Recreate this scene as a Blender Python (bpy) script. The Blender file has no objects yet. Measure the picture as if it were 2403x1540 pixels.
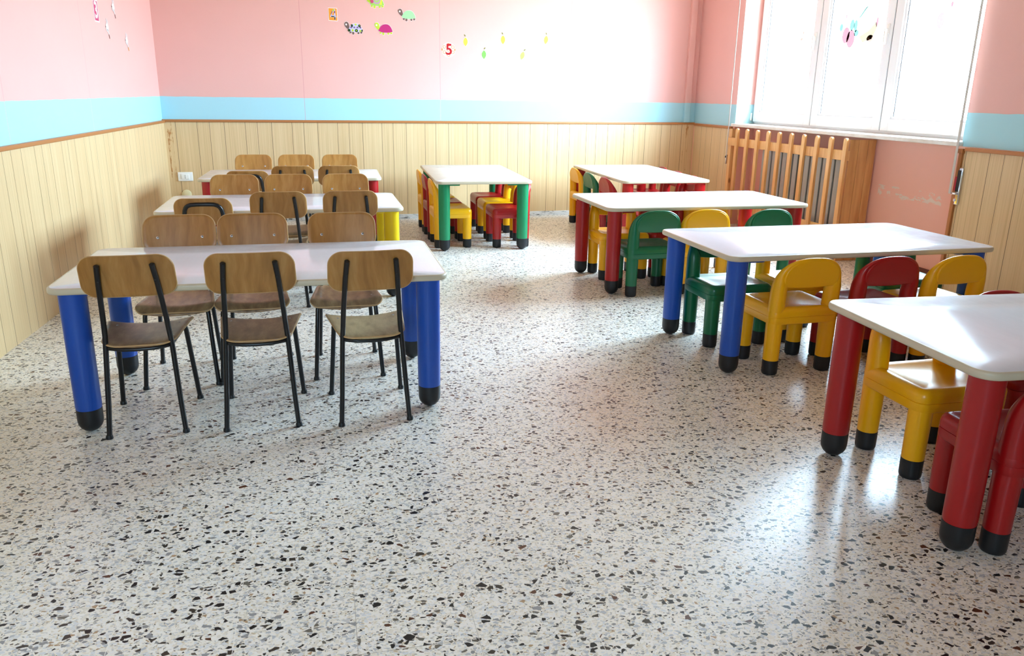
import bpy, math, random
from mathutils import Vector, Matrix
random.seed(7)
PI = math.pi
C = bpy.context.scene.collection
scene = bpy.context.scene

# ------------------------------------------------------------------ camera
cam_d = bpy.data.cameras.new('camera')
cam = bpy.data.objects.new('camera', cam_d)
C.objects.link(cam)
F_PX, PITCH, YAW, ROLL = 1851.6, 0.289921, -0.233087, 0.015237
cam_d.sensor_width = 36.0
cam_d.lens = F_PX / 2403 * 36.0
cam_d.clip_start = 0.05
cp, sp = math.cos(PITCH), math.sin(PITCH)
right = Vector((1, 0, 0)); up = Vector((0, sp, cp)); fwd = Vector((0, cp, -sp))
cr, sr_ = math.cos(ROLL), math.sin(ROLL)
right, up = right * cr + up * sr_, up * cr - right * sr_
Rz = Matrix.Rotation(YAW, 3, 'Z')
right, up, fwd = Rz @ right, Rz @ up, Rz @ fwd
M = Matrix((right, up, -fwd)).transposed().to_4x4()
M.translation = Vector((0, 0, 1.2))
cam.matrix_world = M
scene.camera = cam

# ------------------------------------------------------------------ world, light, exposure
SKY = 57.0
w = bpy.data.worlds.new('sky'); scene.world = w; w.use_nodes = True
nt = w.node_tree; nt.nodes.clear()
wo = nt.nodes.new('ShaderNodeOutputWorld'); bg = nt.nodes.new('ShaderNodeBackground')
tc = nt.nodes.new('ShaderNodeTexCoord'); sx = nt.nodes.new('ShaderNodeSeparateXYZ')
rp = nt.nodes.new('ShaderNodeValToRGB')
mp = nt.nodes.new('ShaderNodeMapRange'); mp.inputs['From Min'].default_value = -1; mp.inputs['From Max'].default_value = 1
nt.links.new(tc.outputs['Generated'], sx.inputs[0]); nt.links.new(sx.outputs['Z'], mp.inputs['Value'])
nt.links.new(mp.outputs[0], rp.inputs[0]); nt.links.new(rp.outputs[0], bg.inputs[0]); nt.links.new(bg.outputs[0], wo.inputs[0])
e = rp.color_ramp.elements
e[0].position = 0.46; e[0].color = (.30, .29, .26, 1)
e[1].position = 0.52; e[1].color = (.54, .785, 1, 1)
x = e.new(0.75); x.color = (.56, .795, 1, 1)
bg.inputs['Strength'].default_value = SKY
vs = scene.view_settings
vs.view_transform = 'Standard'; vs.look = 'None'; vs.gamma = 1.0; vs.use_curve_mapping = False
vs.exposure = 0.45
scene.cycles.max_bounces = 10
scene.cycles.diffuse_bounces = 7
scene.cycles.transparent_max_bounces = 16
scene.cycles.sample_clamp_indirect = 8.0

# wall frames: local x to the viewer's right, local y into the wall, z up
SL, SB, SR = .0323, .025, -.0073
def frame(origin, xdir):
    X = Vector(xdir).normalized(); Z = Vector((0, 0, 1)); Y = Z.cross(X)
    m = Matrix((X, Y, Z)).transposed().to_4x4(); m.translation = Vector(origin); return m
FB = frame((0, 7.759, 0), (1, SB, 0))
FL = frame((-1.6127, 0, 0), (SL, 1, 0))
FR = frame((3.8315, 0, 0), (-SR, -1, 0))     # local x = -y
F0 = Matrix.Identity(4)
XL, XR = -1.363, 3.775                        # corners on the back wall
YF = -1.6                                     # wall behind the camera
HC = 3.0

def portal(fr, x, z, sx_, sz_, yo):
    l = bpy.data.lights.new('window_portal', 'AREA'); l.shape = 'RECTANGLE'; l.size = sx_; l.size_y = sz_
    l.cycles.is_portal = True
    o = bpy.data.objects.new('window_portal', l); C.objects.link(o)
    # area light points along its local -Z : into the room = frame -Y
    X = fr.to_3x3().col[0]; Y = fr.to_3x3().col[1]; Z = Vector((0, 0, 1))
    m = Matrix((-X, Z, Y)).transposed().to_4x4()
    m.translation = fr @ Vector((x, yo, z)); o.matrix_world = m
WIN1 = (-7.0, -4.2, .95, 2.55)
FILL_WIN = (.3, 1.2, 1.1, 2.2)                   # unseen window added behind the camera as fill light
FF = frame((0, YF, 0), (-1, 0, 0))            # local x = -x
for fr_, (a, b, z0, z1) in ((FR, WIN1), (FF, FILL_WIN)):
    portal(fr_, (a + b) / 2, (z0 + z1) / 2, b - a, z1 - z0, .30)

# ------------------------------------------------------------------ materials
def lin(c):
    return tuple(((v / 255) / 12.92 if v / 255 <= .04045 else ((v / 255 + .055) / 1.055) ** 2.4) for v in c) + (1,)
MATS = {}
def mat(name, color=None, rough=.5, spec=.5, metal=0, build=None, coat=0):
    m = bpy.data.materials.new(name); m.use_nodes = True
    n = m.node_tree; p = n.nodes['Principled BSDF']
    if color: p.inputs['Base Color'].default_value = color if len(color) == 4 else tuple(color) + (1,)
    p.inputs['Roughness'].default_value = rough
    p.inputs['Specular IOR Level'].default_value = spec
    p.inputs['Metallic'].default_value = metal
    if coat:
        p.inputs['Coat Weight'].default_value = coat; p.inputs['Coat Roughness'].default_value = .06
    if build: build(n, p)
    MATS[name] = m
    return m
class G:
    """small node helper"""
    def __init__(s, n): s.n = n; s.N = n.nodes; s.L = n.links
    def node(s, t, **k):
        o = s.N.new(t)
        for a, b in k.items(): setattr(o, a, b)
        return o
    def put(s, sock, v):
        if hasattr(v, 'is_output'): s.L.new(v, sock)
        else: sock.default_value = v
    def math(s, op, a, b=0.0, c=0.0, clamp=False):
        o = s.node('ShaderNodeMath', operation=op); o.use_clamp = clamp
        s.put(o.inputs[0], a); s.put(o.inputs[1], b); s.put(o.inputs[2], c); return o.outputs[0]
    def mix(s, f, a, b, blend='MIX'):
        o = s.node('ShaderNodeMix', data_type='RGBA', blend_type=blend)
        s.put(o.inputs[0], f); s.put(o.inputs[6], a); s.put(o.inputs[7], b); return o.outputs[2]
    def ramp(s, f, stops, interp='LINEAR'):
        o = s.node('ShaderNodeValToRGB'); s.put(o.inputs[0], f); cr_ = o.color_ramp; cr_.interpolation = interp
        while len(cr_.elements) < len(stops): cr_.elements.new(.5)
        for el, (p, c) in zip(cr_.elements, stops):
            el.position = p; el.color = c if hasattr(c, '__len__') else (c, c, c, 1)
        return o.outputs[0]
    def coord(s, which='Object'): return s.node('ShaderNodeTexCoord').outputs[which]
    def sep(s, v):
        o = s.node('ShaderNodeSeparateXYZ'); s.put(o.inputs[0], v); return o.outputs
    def mapping(s, v, scale=(1, 1, 1), loc=(0, 0, 0), rot=(0, 0, 0)):
        o = s.node('ShaderNodeMapping'); s.put(o.inputs[0], v)
        o.inputs['Scale'].default_value = scale; o.inputs['Location'].default_value = loc; o.inputs['Rotation'].default_value = rot
        return o.outputs[0]
    def noise(s, v, scale, detail=3, rough=.5):
        o = s.node('ShaderNodeTexNoise'); s.put(o.inputs['Vector'], v); o.inputs['Scale'].default_value = scale
        o.inputs['Detail'].default_value = detail; o.inputs['Roughness'].default_value = rough; return o.outputs
    def bump(s, h, strength, dist=.001):
        o = s.node('ShaderNodeBump'); s.put(o.inputs['Height'], h); o.inputs['Strength'].default_value = strength
        o.inputs['Distance'].default_value = dist; return o.outputs[0]

def terrazzo(n, p):
    g = G(n); co = g.coord()
    nz = g.noise(co, 45, 2)
    dist = g.node('ShaderNodeVectorMath', operation='MULTIPLY_ADD')
    g.put(dist.inputs[0], nz[1]); dist.inputs[1].default_value = (.012, .012, 0); g.put(dist.inputs[2], co)
    dv = dist.outputs[0]
    base = g.mix(g.noise(co, 3, 2)[0], lin((238, 233, 219)), lin((246, 242, 231)))
    def layer(scale, rot, stops, edge0, edge1, seed):
        v = g.mapping(dv, scale=(scale, scale * 1.25, 1), rot=(0, 0, rot), loc=(seed, seed * 1.7, 0))
        v1 = g.node('ShaderNodeTexVoronoi', voronoi_dimensions='2D', feature='F1'); g.put(v1.inputs['Vector'], v); v1.inputs['Scale'].default_value = 1
        v2 = g.node('ShaderNodeTexVoronoi', voronoi_dimensions='2D', feature='DISTANCE_TO_EDGE'); g.put(v2.inputs['Vector'], v); v2.inputs['Scale'].default_value = 1
        rgb = g.node('ShaderNodeSeparateColor'); g.put(rgb.inputs[0], v1.outputs['Color'])
        col = g.ramp(rgb.outputs[0], stops, 'CONSTANT')
        thr = g.math('MULTIPLY_ADD', rgb.outputs[1], edge1 - edge0, edge0)
        m = g.math('MULTIPLY', g.math('SUBTRACT', v2.outputs['Distance'], thr), 60, clamp=True)
        pres = g.math('LESS_THAN', rgb.outputs[2], 1.0)
        return col, g.math('MULTIPLY', m, pres), rgb
    # fine pale chips
    c1, m1, r1 = layer(150, .4, [(0, lin((70, 68, 65))), (.04, lin((165, 166, 166))), (.14, lin((206, 209, 213))), (.30, lin((243, 242, 239))), (.58, lin((222, 218, 208))), (.72, lin((238, 239, 241))), (.95, lin((200, 184, 158)))], .03, .16, 3)
    col = g.mix(m1, base, c1)
    c2, m2, r2 = layer(88, 1.1, [(0, lin((34, 35, 38))), (.045, lin((98, 92, 82))), (.085, lin((146, 147, 149))), (.16, lin((188, 193, 200))), (.30, lin((222, 226, 231))), (.52, lin((244, 243, 241))), (.8, lin((232, 228, 218))), (.975, lin((176, 148, 116)))], .04, .3, 11)
    keep2 = g.math('GREATER_THAN', r2.outputs[2], .25)
    col = g.mix(g.math('MULTIPLY', m2, keep2), col, c2)
    c3, m3, r3 = layer(50, .1, [(0, lin((20, 22, 27))), (.42, lin((58, 54, 48))), (.60, lin((88, 52, 34))), (.68, lin((110, 106, 98))), (.80, lin((150, 152, 156))), (.93, lin((205, 205, 205)))], .10, .36, 29)
    keep3 = g.math('GREATER_THAN', r3.outputs[2], .75)
    col = g.mix(g.math('MULTIPLY', m3, keep3), col, c3)
    # tile joints
    s = g.sep(co)
    def joint(c, off, per, wd):
        f = g.math('FRACT', g.math('DIVIDE', g.math('SUBTRACT', c, off), per))
        d = g.math('ABSOLUTE', g.math('SUBTRACT', f, .5))
        return g.math('GREATER_THAN', d, .5 - wd / per / 2)
    j = g.math('MAXIMUM', joint(s[0], .018, .272, .0018), joint(s[1], 1.785, .281, .0018))
    row = g.noise(co, .9, 1)[0]
    jc = g.ramp(row, [(.50, lin((248, 247, 244))), (.62, lin((150, 140, 125)))])
    col = g.mix(g.math('MULTIPLY', j, .8), col, jc)
    col = g.mix(1.0, col, (1.0, .975, .925, 1), 'MULTIPLY')
    # faint wear
    wear = g.ramp(g.noise(co, 1.7, 4)[0], [(.35, .93), (.65, 1.0)])
    col = g.mix(1.0, col, wear, 'MULTIPLY')
    g.put(p.inputs['Base Color'], col)
    g.put(p.inputs['Roughness'], g.ramp(g.noise(co, 6, 4)[0], [(.3, .27), (.7, .33)]))
mat('terrazzo', None, .2, .36, build=terrazzo)

def panel(n, p):
    g = G(n); co = g.coord(); s = g.sep(co)
    f = g.math('FRACT', g.math('DIVIDE', g.math('ADD', s[0], 1.27 + 20 * .41), .41))
    def line(at, wd):
        d = g.math('ABSOLUTE', g.math('SUBTRACT', f, at))
        d = g.math('MINIMUM', d, g.math('SUBTRACT', 1.0, d))
        return g.math('LESS_THAN', d, wd)
    l = g.math('MAXIMUM', line(0.0, .0042), g.math('MAXIMUM', line(.44, .0038), line(.695, .0038)))
    fine = g.noise(g.mapping(co, scale=(150, 1, .9)), 1, 3, .7)[0]
    fine2 = g.noise(g.mapping(co, scale=(420, 1, 2.5)), 1, 2, .6)[0]
    broad = g.noise(g.mapping(co, scale=(9, 1, .5)), 1, 2)[0]
    c = g.ramp(fine, [(.3, lin((182, 150, 104))), (.5, lin((212, 181, 134))), (.72, lin((224, 196, 152)))])
    c = g.mix(g.math('MULTIPLY', fine2, .5), c, lin((228, 202, 160)))
    c = g.mix(g.ramp(broad, [(.35, .0), (.75, .35)]), c, lin((202, 166, 117)))
    c = g.mix(l, c, lin((92, 72, 48)))
    # brown filler streak in the corners of the back wall
    e1 = g.math('LESS_THAN', g.math('ABSOLUTE', g.math('ADD', s[0], 1.322)), .022)
    e2 = g.math('LESS_THAN', g.math('ABSOLUTE', g.math('SUBTRACT', s[0], 3.70)), .028)
    zz = g.ramp(g.noise(g.mapping(co, scale=(18, 18, 4.5), loc=(0, 0, .2)), 1, 4, .7)[0], [(.50, 0.0), (.56, 1.0)])
    zz = g.math('MULTIPLY', zz, g.math('GREATER_THAN', s[2], .42))
    c = g.mix(g.math('MULTIPLY', g.math('MULTIPLY', g.math('MAXIMUM', e1, e2), zz), .85), c, lin((165, 105, 40)))
    g.put(p.inputs['Base Color'], c)
    g.put(p.inputs['Normal'], g.bump(g.math('SUBTRACT', 1.0, l), .5, .002))
mat('wood_panel', None, .38, .4, build=panel)

def paint(pink, blue=None, seams=(), band=1.125, low=0):
    def b(n, p):
        g = G(n); co = g.coord(); s = g.sep(co)
        mott = g.noise(co, 2.3, 4)[0]
        c = g.mix(g.ramp(mott, [(.35, .0), (.7, .22)]), lin(pink), lin([min(255, v + 10) for v in pink]))
        if blue:
            wob = g.math('MULTIPLY', g.math('SUBTRACT', g.noise(co, 7, 2)[0], .5), .012)
            m = g.math('LESS_THAN', g.math('ADD', s[2], wob), band)
            c = g.mix(m, c, lin(blue))
            if low: c = g.mix(g.math('LESS_THAN', s[2], low), c, lin((234, 180, 160)))
        for x0 in seams:
            d = g.math('LESS_THAN', g.math('ABSOLUTE', g.math('SUBTRACT', s[0], x0)), .0028)
            c = g.mix(g.math('MULTIPLY', d, .55), c, lin((205, 140, 140)))
        g.put(p.inputs['Base Color'], c)
        g.put(p.inputs['Normal'], g.bump(g.noise(co, 90, 3)[0], .08, .002))
    return b
PINK, BLUE = (226, 174, 164), (166, 211, 220)
mat('paint_back', None, .6, .12, build=paint(PINK, BLUE, (-.145, 1.115, 2.404)))
mat('paint_left', None, .42, .35, build=paint(PINK, BLUE, (4.4, 5.75)))
mat('paint_front', None, .45, .35, build=paint((190, 170, 148), BLUE))
mat('paint_right', None, .45, .35, build=paint(PINK, BLUE, low=.925))
def niche(n, p):
    g = G(n); co = g.coord(); s = g.sep(co)
    c = g.mix(g.noise(co, 2.5, 4)[0], lin((236, 178, 156)), lin((232, 182, 166)))
    # flaked paint along a band
    nz = g.noise(g.mapping(co, scale=(10, 1, 22)), 1, 4, .65)[0]
    band = g.math('LESS_THAN', g.math('ABSOLUTE', g.math('SUBTRACT', s[2], .545)), .045)
    rng = g.math('LESS_THAN', g.math('ABSOLUTE', g.math('ADD', s[0], 4.83)), .32)
    m = g.math('MULTIPLY', g.math('GREATER_THAN', nz, .57), g.math('MULTIPLY', band, rng))
    c = g.mix(m, c, lin((222, 205, 190)))
    g.put(p.inputs['Base Color'], c)
mat('paint_niche', None, .55, .3, build=niche)
mat('ceiling_paint', lin((196, 190, 172)), .7, .2)
mat('rail_wood', lin((176, 112, 60)), .4, .4)
mat('brown_skirting', lin((105, 55, 38)), .4, .4)
def skirt(n, p):
    g = G(n); co = g.coord()
    v = g.ramp(g.noise(g.mapping(co, scale=(14, 1, 40)), 1, 5, .7)[0], [(.36, lin((70, 66, 60))), (.45, lin((205, 205, 200))), (.7, lin((232, 232, 230)))])
    g.put(p.inputs['Base Color'], v)
mat('marble_skirting', None, .3, .4, build=skirt)
def marble(n, p):
    g = G(n); co = g.coord()
    v = g.ramp(g.noise(co, 7, 5, .6)[0], [(.3, lin((216, 208, 196))), (.7, lin((238, 234, 226)))])
    g.put(p.inputs['Base Color'], v)
mat('sill_marble', None, .3, .5, build=marble)

def pine(base, dark, knots=True):
    def b(n, p):
        g = G(n); co = g.coord()
        gr = g.noise(g.mapping(co, scale=(28, 28, 2.2)), 1, 4, .6)[0]
        c = g.ramp(gr, [(.3, lin(dark)), (.6, lin(base))])
        if knots:
            k = g.node('ShaderNodeTexVoronoi', feature='F1'); g.put(k.inputs['Vector'], g.mapping(co, scale=(9, 9, 4))); k.inputs['Scale'].default_value = 1
            c = g.mix(g.ramp(k.outputs['Distance'], [(.06, .75), (.13, 0.0)]), c, lin((120, 66, 28)))
        g.put(p.inputs['Base Color'], c)
    return b
mat('pine', None, .35, .45, build=pine((232, 182, 118), (210, 150, 86)))
mat('pine_board', None, .35, .45, build=pine((222, 168, 106), (198, 140, 82)))
def ply(c0, c1, c2):
    def b(n, p):
        g = G(n)
        oi = g.node('ShaderNodeObjectInfo').outputs['Random']
        co = g.coord(); of = g.node('ShaderNodeCombineXYZ'); g.put(of.inputs[0], g.math('MULTIPLY', oi, 13)); g.put(of.inputs[2], g.math('MULTIPLY', oi, 5))
        va = g.node('ShaderNodeVectorMath', operation='ADD'); g.put(va.inputs[0], co); g.put(va.inputs[1], of.outputs[0])
        warp = g.noise(va.outputs[0], 5, 2)
        vb = g.node('ShaderNodeVectorMath', operation='MULTIPLY_ADD'); g.put(vb.inputs[0], warp[1]); vb.inputs[1].default_value = (.06, .02, .06); g.put(vb.inputs[2], va.outputs[0])
        gr = g.noise(g.mapping(vb.outputs[0], scale=(34, 12, 4)), 1, 3, .55)[0]
        fi = g.noise(g.mapping(vb.outputs[0], scale=(260, 60, 14)), 1, 2, .6)[0]
        c = g.ramp(gr, [(.3, lin(c0)), (.5, lin(c1)), (.72, lin(c2))])
        c = g.mix(g.ramp(fi, [(.45, 0.0), (.75, .35)]), c, lin(c0))
        c = g.mix(g.math('MULTIPLY', oi, .25), c, lin(c2))
        g.put(p.inputs['Base Color'], c)
    return b
mat('ply_back', None, .32, .45, build=ply((142, 94, 40), (166, 116, 56), (182, 136, 76)))
mat('ply_seat', None, .30, .5, build=ply((108, 80, 54), (138, 106, 72), (164, 134, 94)))
mat('ply_seat_pale', None, .30, .5, build=ply((146, 124, 84), (172, 150, 108), (190, 168, 124)))
mat('ply_edge', lin((196, 160, 112)), .5, .3)
mat('black_steel', lin((17, 18, 21)), .3, .45)
mat('rivet', lin((205, 205, 205)), .25, .5, .9)
mat('dark_hole', lin((18, 18, 18)), .5)
def lam(n, p):
    g = G(n); co = g.coord()
    sc = g.noise(g.mapping(co, scale=(60, 8, 1), rot=(0, 0, .5)), 1, 4, .7)[0]
    g.put(p.inputs['Base Color'], g.ramp(sc, [(.3, lin((224, 228, 236))), (.7, lin((228, 232, 240)))]))
    g.put(p.inputs['Roughness'], g.ramp(g.noise(co, 14, 5, .7)[0], [(.3, .13), (.75, .19)]))
mat('laminate', None, .25, .5, build=lam)
mat('edge_cream', lin((200, 190, 166)), .35, .4)
def plastic(rgb):
    def b(n, p):
        g = G(n); co = g.coord()
        g.put(p.inputs['Roughness'], g.ramp(g.noise(co, 25, 4, .6)[0], [(.3, .28), (.75, .36)]))
    return b
for nm, rgb in dict(yellow=(238, 176, 4), red=(160, 14, 18), green=(4, 98, 60), blue=(20, 76, 172), table_red=(160, 16, 20), table_green=(8, 122, 76), table_yellow=(232, 196, 8)).items():
    mat('plastic_' + nm, lin(rgb), .26, .5, build=plastic(rgb))
mat('black_rubber', lin((26, 28, 31)), .42, .4)
mat('pvc_white', lin((236, 238, 240)), .35, .4)
mat('gasket', lin((70, 72, 76)), .5)
mat('white_plastic', lin((240, 240, 236)), .35, .4)
mat('cream_plastic', lin((226, 214, 170)), .4, .4)
mat('radiator_grey', lin((176, 172, 162)), .4, .4)
mat('chrome', lin((215, 215, 220)), .12, .5, 1.0)
mat('strap_grey', lin((198, 192, 184)), .7, .2)
mat('strap_red', lin((196, 60, 76)), .7, .2)
def glass(n, p):
    g = G(n)
    tr = g.node('ShaderNodeBsdfTransparent'); tr.inputs[0].default_value = (.97, .98, .98, 1)
    gl = g.node('ShaderNodeBsdfGlossy'); gl.inputs['Roughness'].default_value = .02
    lw = g.node('ShaderNodeLayerWeight'); lw.inputs[0].default_value = .5
    fac = g.math('MULTIPLY_ADD', g.math('POWER', lw.outputs['Facing'], 4.0), .5, .03)
    mx = g.node('ShaderNodeMixShader'); g.put(mx.inputs[0], fac); g.put(mx.inputs[1], tr.outputs[0]); g.put(mx.inputs[2], gl.outputs[0])
    g.L.new(mx.outputs[0], n.nodes['Material Output'].inputs[0])
mat('pane_glass', None, build=glass)
def film(c):
    def b(n, p):
        g = G(n)
        tr = g.node('ShaderNodeBsdfTransparent'); tr.inputs[0].default_value = tuple(c) + (1,)
        g.L.new(tr.outputs[0], n.nodes['Material Output'].inputs[0])
    return b
for nm, c in dict(film_pink=(.032, .012, .012), film_green=(.014, .021, .016), film_yellow=(.034, .022, .012), film_mauve=(.032, .018, .0165), film_orange=(.034, .017, .012), film_dark=(.024, .013, .012)).items():
    mat(nm, None, build=film(c))
for nm, rgb in dict(st_white=(244, 240, 236), st_orange=(232, 150, 48), st_lime=(186, 204, 56), st_magenta=(188, 44, 112), st_mint=(162, 208, 156), st_brown=(118, 90, 82), st_yellow=(214, 218, 70), st_green=(120, 196, 84), st_darkgreen=(22, 62, 26), st_lilac=(200, 194, 226), st_purple=(96, 50, 104), st_red=(176, 24, 32), st_rose=(196, 74, 112), st_grey=(222, 214, 210), st_mauve=(186, 160, 176), st_peach=(222, 140, 74), st_olive=(120, 128, 66), st_leaf=(160, 206, 96)).items():
    mat(nm, lin(rgb), .4, .3)

# ------------------------------------------------------------------ mesh helpers
class MB:
    def __init__(s): s.v = []; s.f = []
    def add(s, v, f):
        o = len(s.v); s.v += [tuple(a) for a in v]; s.f += [tuple(i + o for i in q) for q in f]; return s
    def build(s, name, m, parent=None, mw=None, smooth=True, angle=40):
        me = bpy.data.meshes.new(name); me.from_pydata(s.v, [], s.f); me.validate(); 
        me.materials.append(MATS[m] if isinstance(m, str) else m)
        import bmesh
        bm = bmesh.new(); bm.from_mesh(me); bmesh.ops.recalc_face_normals(bm, faces=bm.faces)
        if smooth:
            for f in bm.faces: f.smooth = True
            lim = math.radians(angle)
            for ed in bm.edges:
                if len(ed.link_faces) == 2 and ed.calc_face_angle(0) > lim: ed.smooth = False
        bm.to_mesh(me); bm.free()
        o = bpy.data.objects.new(name, me); C.objects.link(o)
        if mw is not None: o.matrix_world = mw
        if parent is not None: o.parent = parent
        return o
def tag(o, label=None, cat=None, group=None, kind=None):
    if label: o['label'] = label
    if cat: o['category'] = cat
    if group: o['group'] = group
    if kind: o['kind'] = kind
    return o
def empty(name, mw=None):
    o = bpy.data.objects.new(name, None); C.objects.link(o); o.empty_display_size = .1
    if mw is not None: o.matrix_world = mw
    return o
def children(o): return [c for c in bpy.data.objects if c.parent == o]
def copy_tree(o, parent=None):
    c = o.copy(); C.objects.link(c); c.parent = parent
    for ch in children(o): copy_tree(ch, c)
    return c

def box(mb, x0, x1, y0, y1, z0, z1, bev=0):
    if not bev:
        mb.add([(x, y, z) for x in (x0, x1) for y in (y0, y1) for z in (z0, z1)],
               [(0, 1, 3, 2), (4, 6, 7, 5), (0, 4, 5, 1), (2, 3, 7, 6), (0, 2, 6, 4), (1, 5, 7, 3)])
        return mb
    return rbox(mb, (x0 + x1) / 2, (y0 + y1) / 2, (z0 + z1) / 2, (x1 - x0) / 2, (y1 - y0) / 2, (z1 - z0) / 2, bev, 2)
def rbox(mb, cx, cy, cz, hx, hy, hz, r, k=4, sub=1, fn=None):
    r = min(r, hx, hy, hz)
    def axis(h):
        a = [-h + r * i / k for i in range(k)]
        mid = [(-h + r) + (2 * h - 2 * r) * i / sub for i in range(sub + 1)]
        return a + mid + [-x_ for x_ in reversed(a)]
    A = [axis(hx), axis(hy), axis(hz)]; H = (hx, hy, hz)
    n = [len(a) for a in A]; idx = {}; V = []; Fc = []
    def vid(i, j, l):
        key = (i, j, l)
        if key in idx: return idx[key]
        p = Vector((A[0][i], A[1][j], A[2][l]))
        q = Vector([max(-(H[a] - r), min(H[a] - r, p[a])) for a in range(3)])
        d = p - q
        if d.length > 1e-9:
            # even angular spacing on the rounding
            d = Vector([math.tan(max(-1, min(1, d[a] / r)) * PI / 4) for a in range(3)])
            p = q + d.normalized() * r
        if fn: p = Vector(fn(*p))
        idx[key] = len(V); V.append((p.x + cx, p.y + cy, p.z + cz)); return idx[key]
    for a, (b, c) in ((0, (1, 2)), (1, (0, 2)), (2, (0, 1))):
        for side in (0, n[a] - 1):
            for i in range(n[b] - 1):
                for j in range(n[c] - 1):
                    q = []
                    for (u, v_) in ((i, j), (i + 1, j), (i + 1, j + 1), (i, j + 1)):
                        k3 = [0, 0, 0]; k3[a] = side; k3[b] = u; k3[c] = v_; q.append(vid(*k3))
                    Fc.append(q)
    mb.add(V, Fc); return mb
def tube(mb, pts, rad, seg=14, caps=True, sq=1.0, closed=False, capround=True):
    pts = [Vector(p) for p in pts]; n = len(pts)
    rs = rad if hasattr(rad, '__len__') else [rad] * n
    T = []
    for i in range(n):
        a = pts[(i - 1) % n] if (closed or i > 0) else pts[i]; b = pts[(i + 1) % n] if (closed or i < n - 1) else pts[i]
        T.append((b - a).normalized())
    ref = Vector((0, 1, 0)) if abs(T[0].y) < .9 else Vector((1, 0, 0))
    N = T[0].cross(ref).normalized(); rings = []
    for i in range(n):
        N = (N - T[i] * N.dot(T[i])).normalized(); B = T[i].cross(N)
        ring = [pts[i] + (N * math.cos(2 * PI * k / seg) + B * math.sin(2 * PI * k / seg) * sq) * rs[i] for k in range(seg)]
        rings.append(ring)
    if caps and capround and not closed:
        def cap(i, sgn):
            out = []
            for a in (.5, .85):
                out.append([pts[i] + T[i] * sgn * rs[i] * .35 * math.sin(a * PI / 2) + (q - pts[i]) * math.cos(a * PI / 2) for q in rings[i]])
            return out
        rings = list(reversed(cap(0, -1))) + rings + cap(n - 1, 1)
    V = [q for r_ in rings for q in r_]; m = len(rings); Fc = []
    for i in range(m - 1 + (1 if closed else 0)):
        for k in range(seg):
            a = i * seg + k; b = i * seg + (k + 1) % seg; c = ((i + 1) % m) * seg + (k + 1) % seg; d = ((i + 1) % m) * seg + k
            Fc.append((a, b, c, d))
    if caps and not closed:
        Fc.append(tuple(range(seg))); Fc.append(tuple((m - 1) * seg + k for k in range(seg)))
    mb.add(V, Fc); return mb
def lathe(mb, prof, cx=0, cy=0, seg=24, mw=None):
    V = []; Fc = []
    for r, z in prof:
        for k in range(seg):
            p = Vector((cx + r * math.cos(2 * PI * k / seg), cy + r * math.sin(2 * PI * k / seg), z))
            V.append(mw @ p if mw is not None else p)
    for i in range(len(prof) - 1):
        for k in range(seg):
            Fc.append((i * seg + k, i * seg + (k + 1) % seg, (i + 1) * seg + (k + 1) % seg, (i + 1) * seg + k))
    Fc.append(tuple(range(seg))); Fc.append(tuple((len(prof) - 1) * seg + k for k in range(seg)))
    mb.add(V, Fc); return mb
def roundpoly(pts, radii, k=7):
    out = []; n = len(pts)
    for i in range(n):
        p = Vector(pts[i]); a = Vector(pts[i - 1]) - p; b = Vector(pts[(i + 1) % n]) - p
        r = radii[i] if hasattr(radii, '__len__') else radii
        a.normalize(); b.normalize(); half = a.angle(b) / 2; d = r / math.tan(half)
        cdir = (a + b).normalized(); c = p + cdir * (r / math.sin(half))
        s = p + a * d; t = p + b * d
        va = s - c; vb = t - c
        ang = va.angle_signed(vb)
        for j in range(k + 1):
            th = -ang * j / k
            out.append((c.x + va.x * math.cos(th) - va.y * math.sin(th), c.y + va.x * math.sin(th) + va.y * math.cos(th)))
    return out
def densify(o, step):
    out = []
    for i in range(len(o)):
        a = Vector(o[i]); b = Vector(o[(i + 1) % len(o)]); m = max(1, int(math.ceil((b - a).length / step)))
        for j in range(m): out.append(tuple(a + (b - a) * j / m))
    return out
def shell(mb, outline, t, fn, rings=7, round_=.0035):
    """plate with the given 2-D outline, thickness t, bent by fn(u,v,w)"""
    n = len(outline); cx = sum(p[0] for p in outline) / n; cy = sum(p[1] for p in outline) / n
    V = []; Fc = []
    size = max(max(abs(p[0] - cx), abs(p[1] - cy)) for p in outline); e_ = min(round_, t / 2) / size
    sc = [i / rings for i in range(1, rings)] + [1 - e_, 1 - e_ * .3]
    layers = []
    h = t / 2; inner = h - min(round_, h)
    seqs = [(s_, h) for s_ in sc[:-1]] + [(sc[-1], h - (h - inner) * .3), (1.0, inner), (1.0, -inner), (sc[-1], -h + (h - inner) * .3)] + [(s_, -h) for s_ in reversed(sc[:-1])]
    V.append(fn(cx, cy, h))
    for s_, w_ in seqs:
        for p in outline: V.append(fn(cx + (p[0] - cx) * s_, cy + (p[1] - cy) * s_, w_))
    V.append(fn(cx, cy, -h)); last = len(V) - 1
    for k in range(n): Fc.append((0, 1 + k, 1 + (k + 1) % n))
    for i in range(len(seqs) - 1):
        for k in range(n):
            a = 1 + i * n + k; b = 1 + i * n + (k + 1) % n
            Fc.append((a, b, b + n, a + n))
    o = 1 + (len(seqs) - 1) * n
    for k in range(n): Fc.append((last, o + (k + 1) % n, o + k))
    mb.add(V, Fc); return mb
def at(x, y, rot=0, z=0):
    m = Matrix.Rotation(rot, 4, 'Z'); m.translation = Vector((x, y, z)); return m

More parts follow.
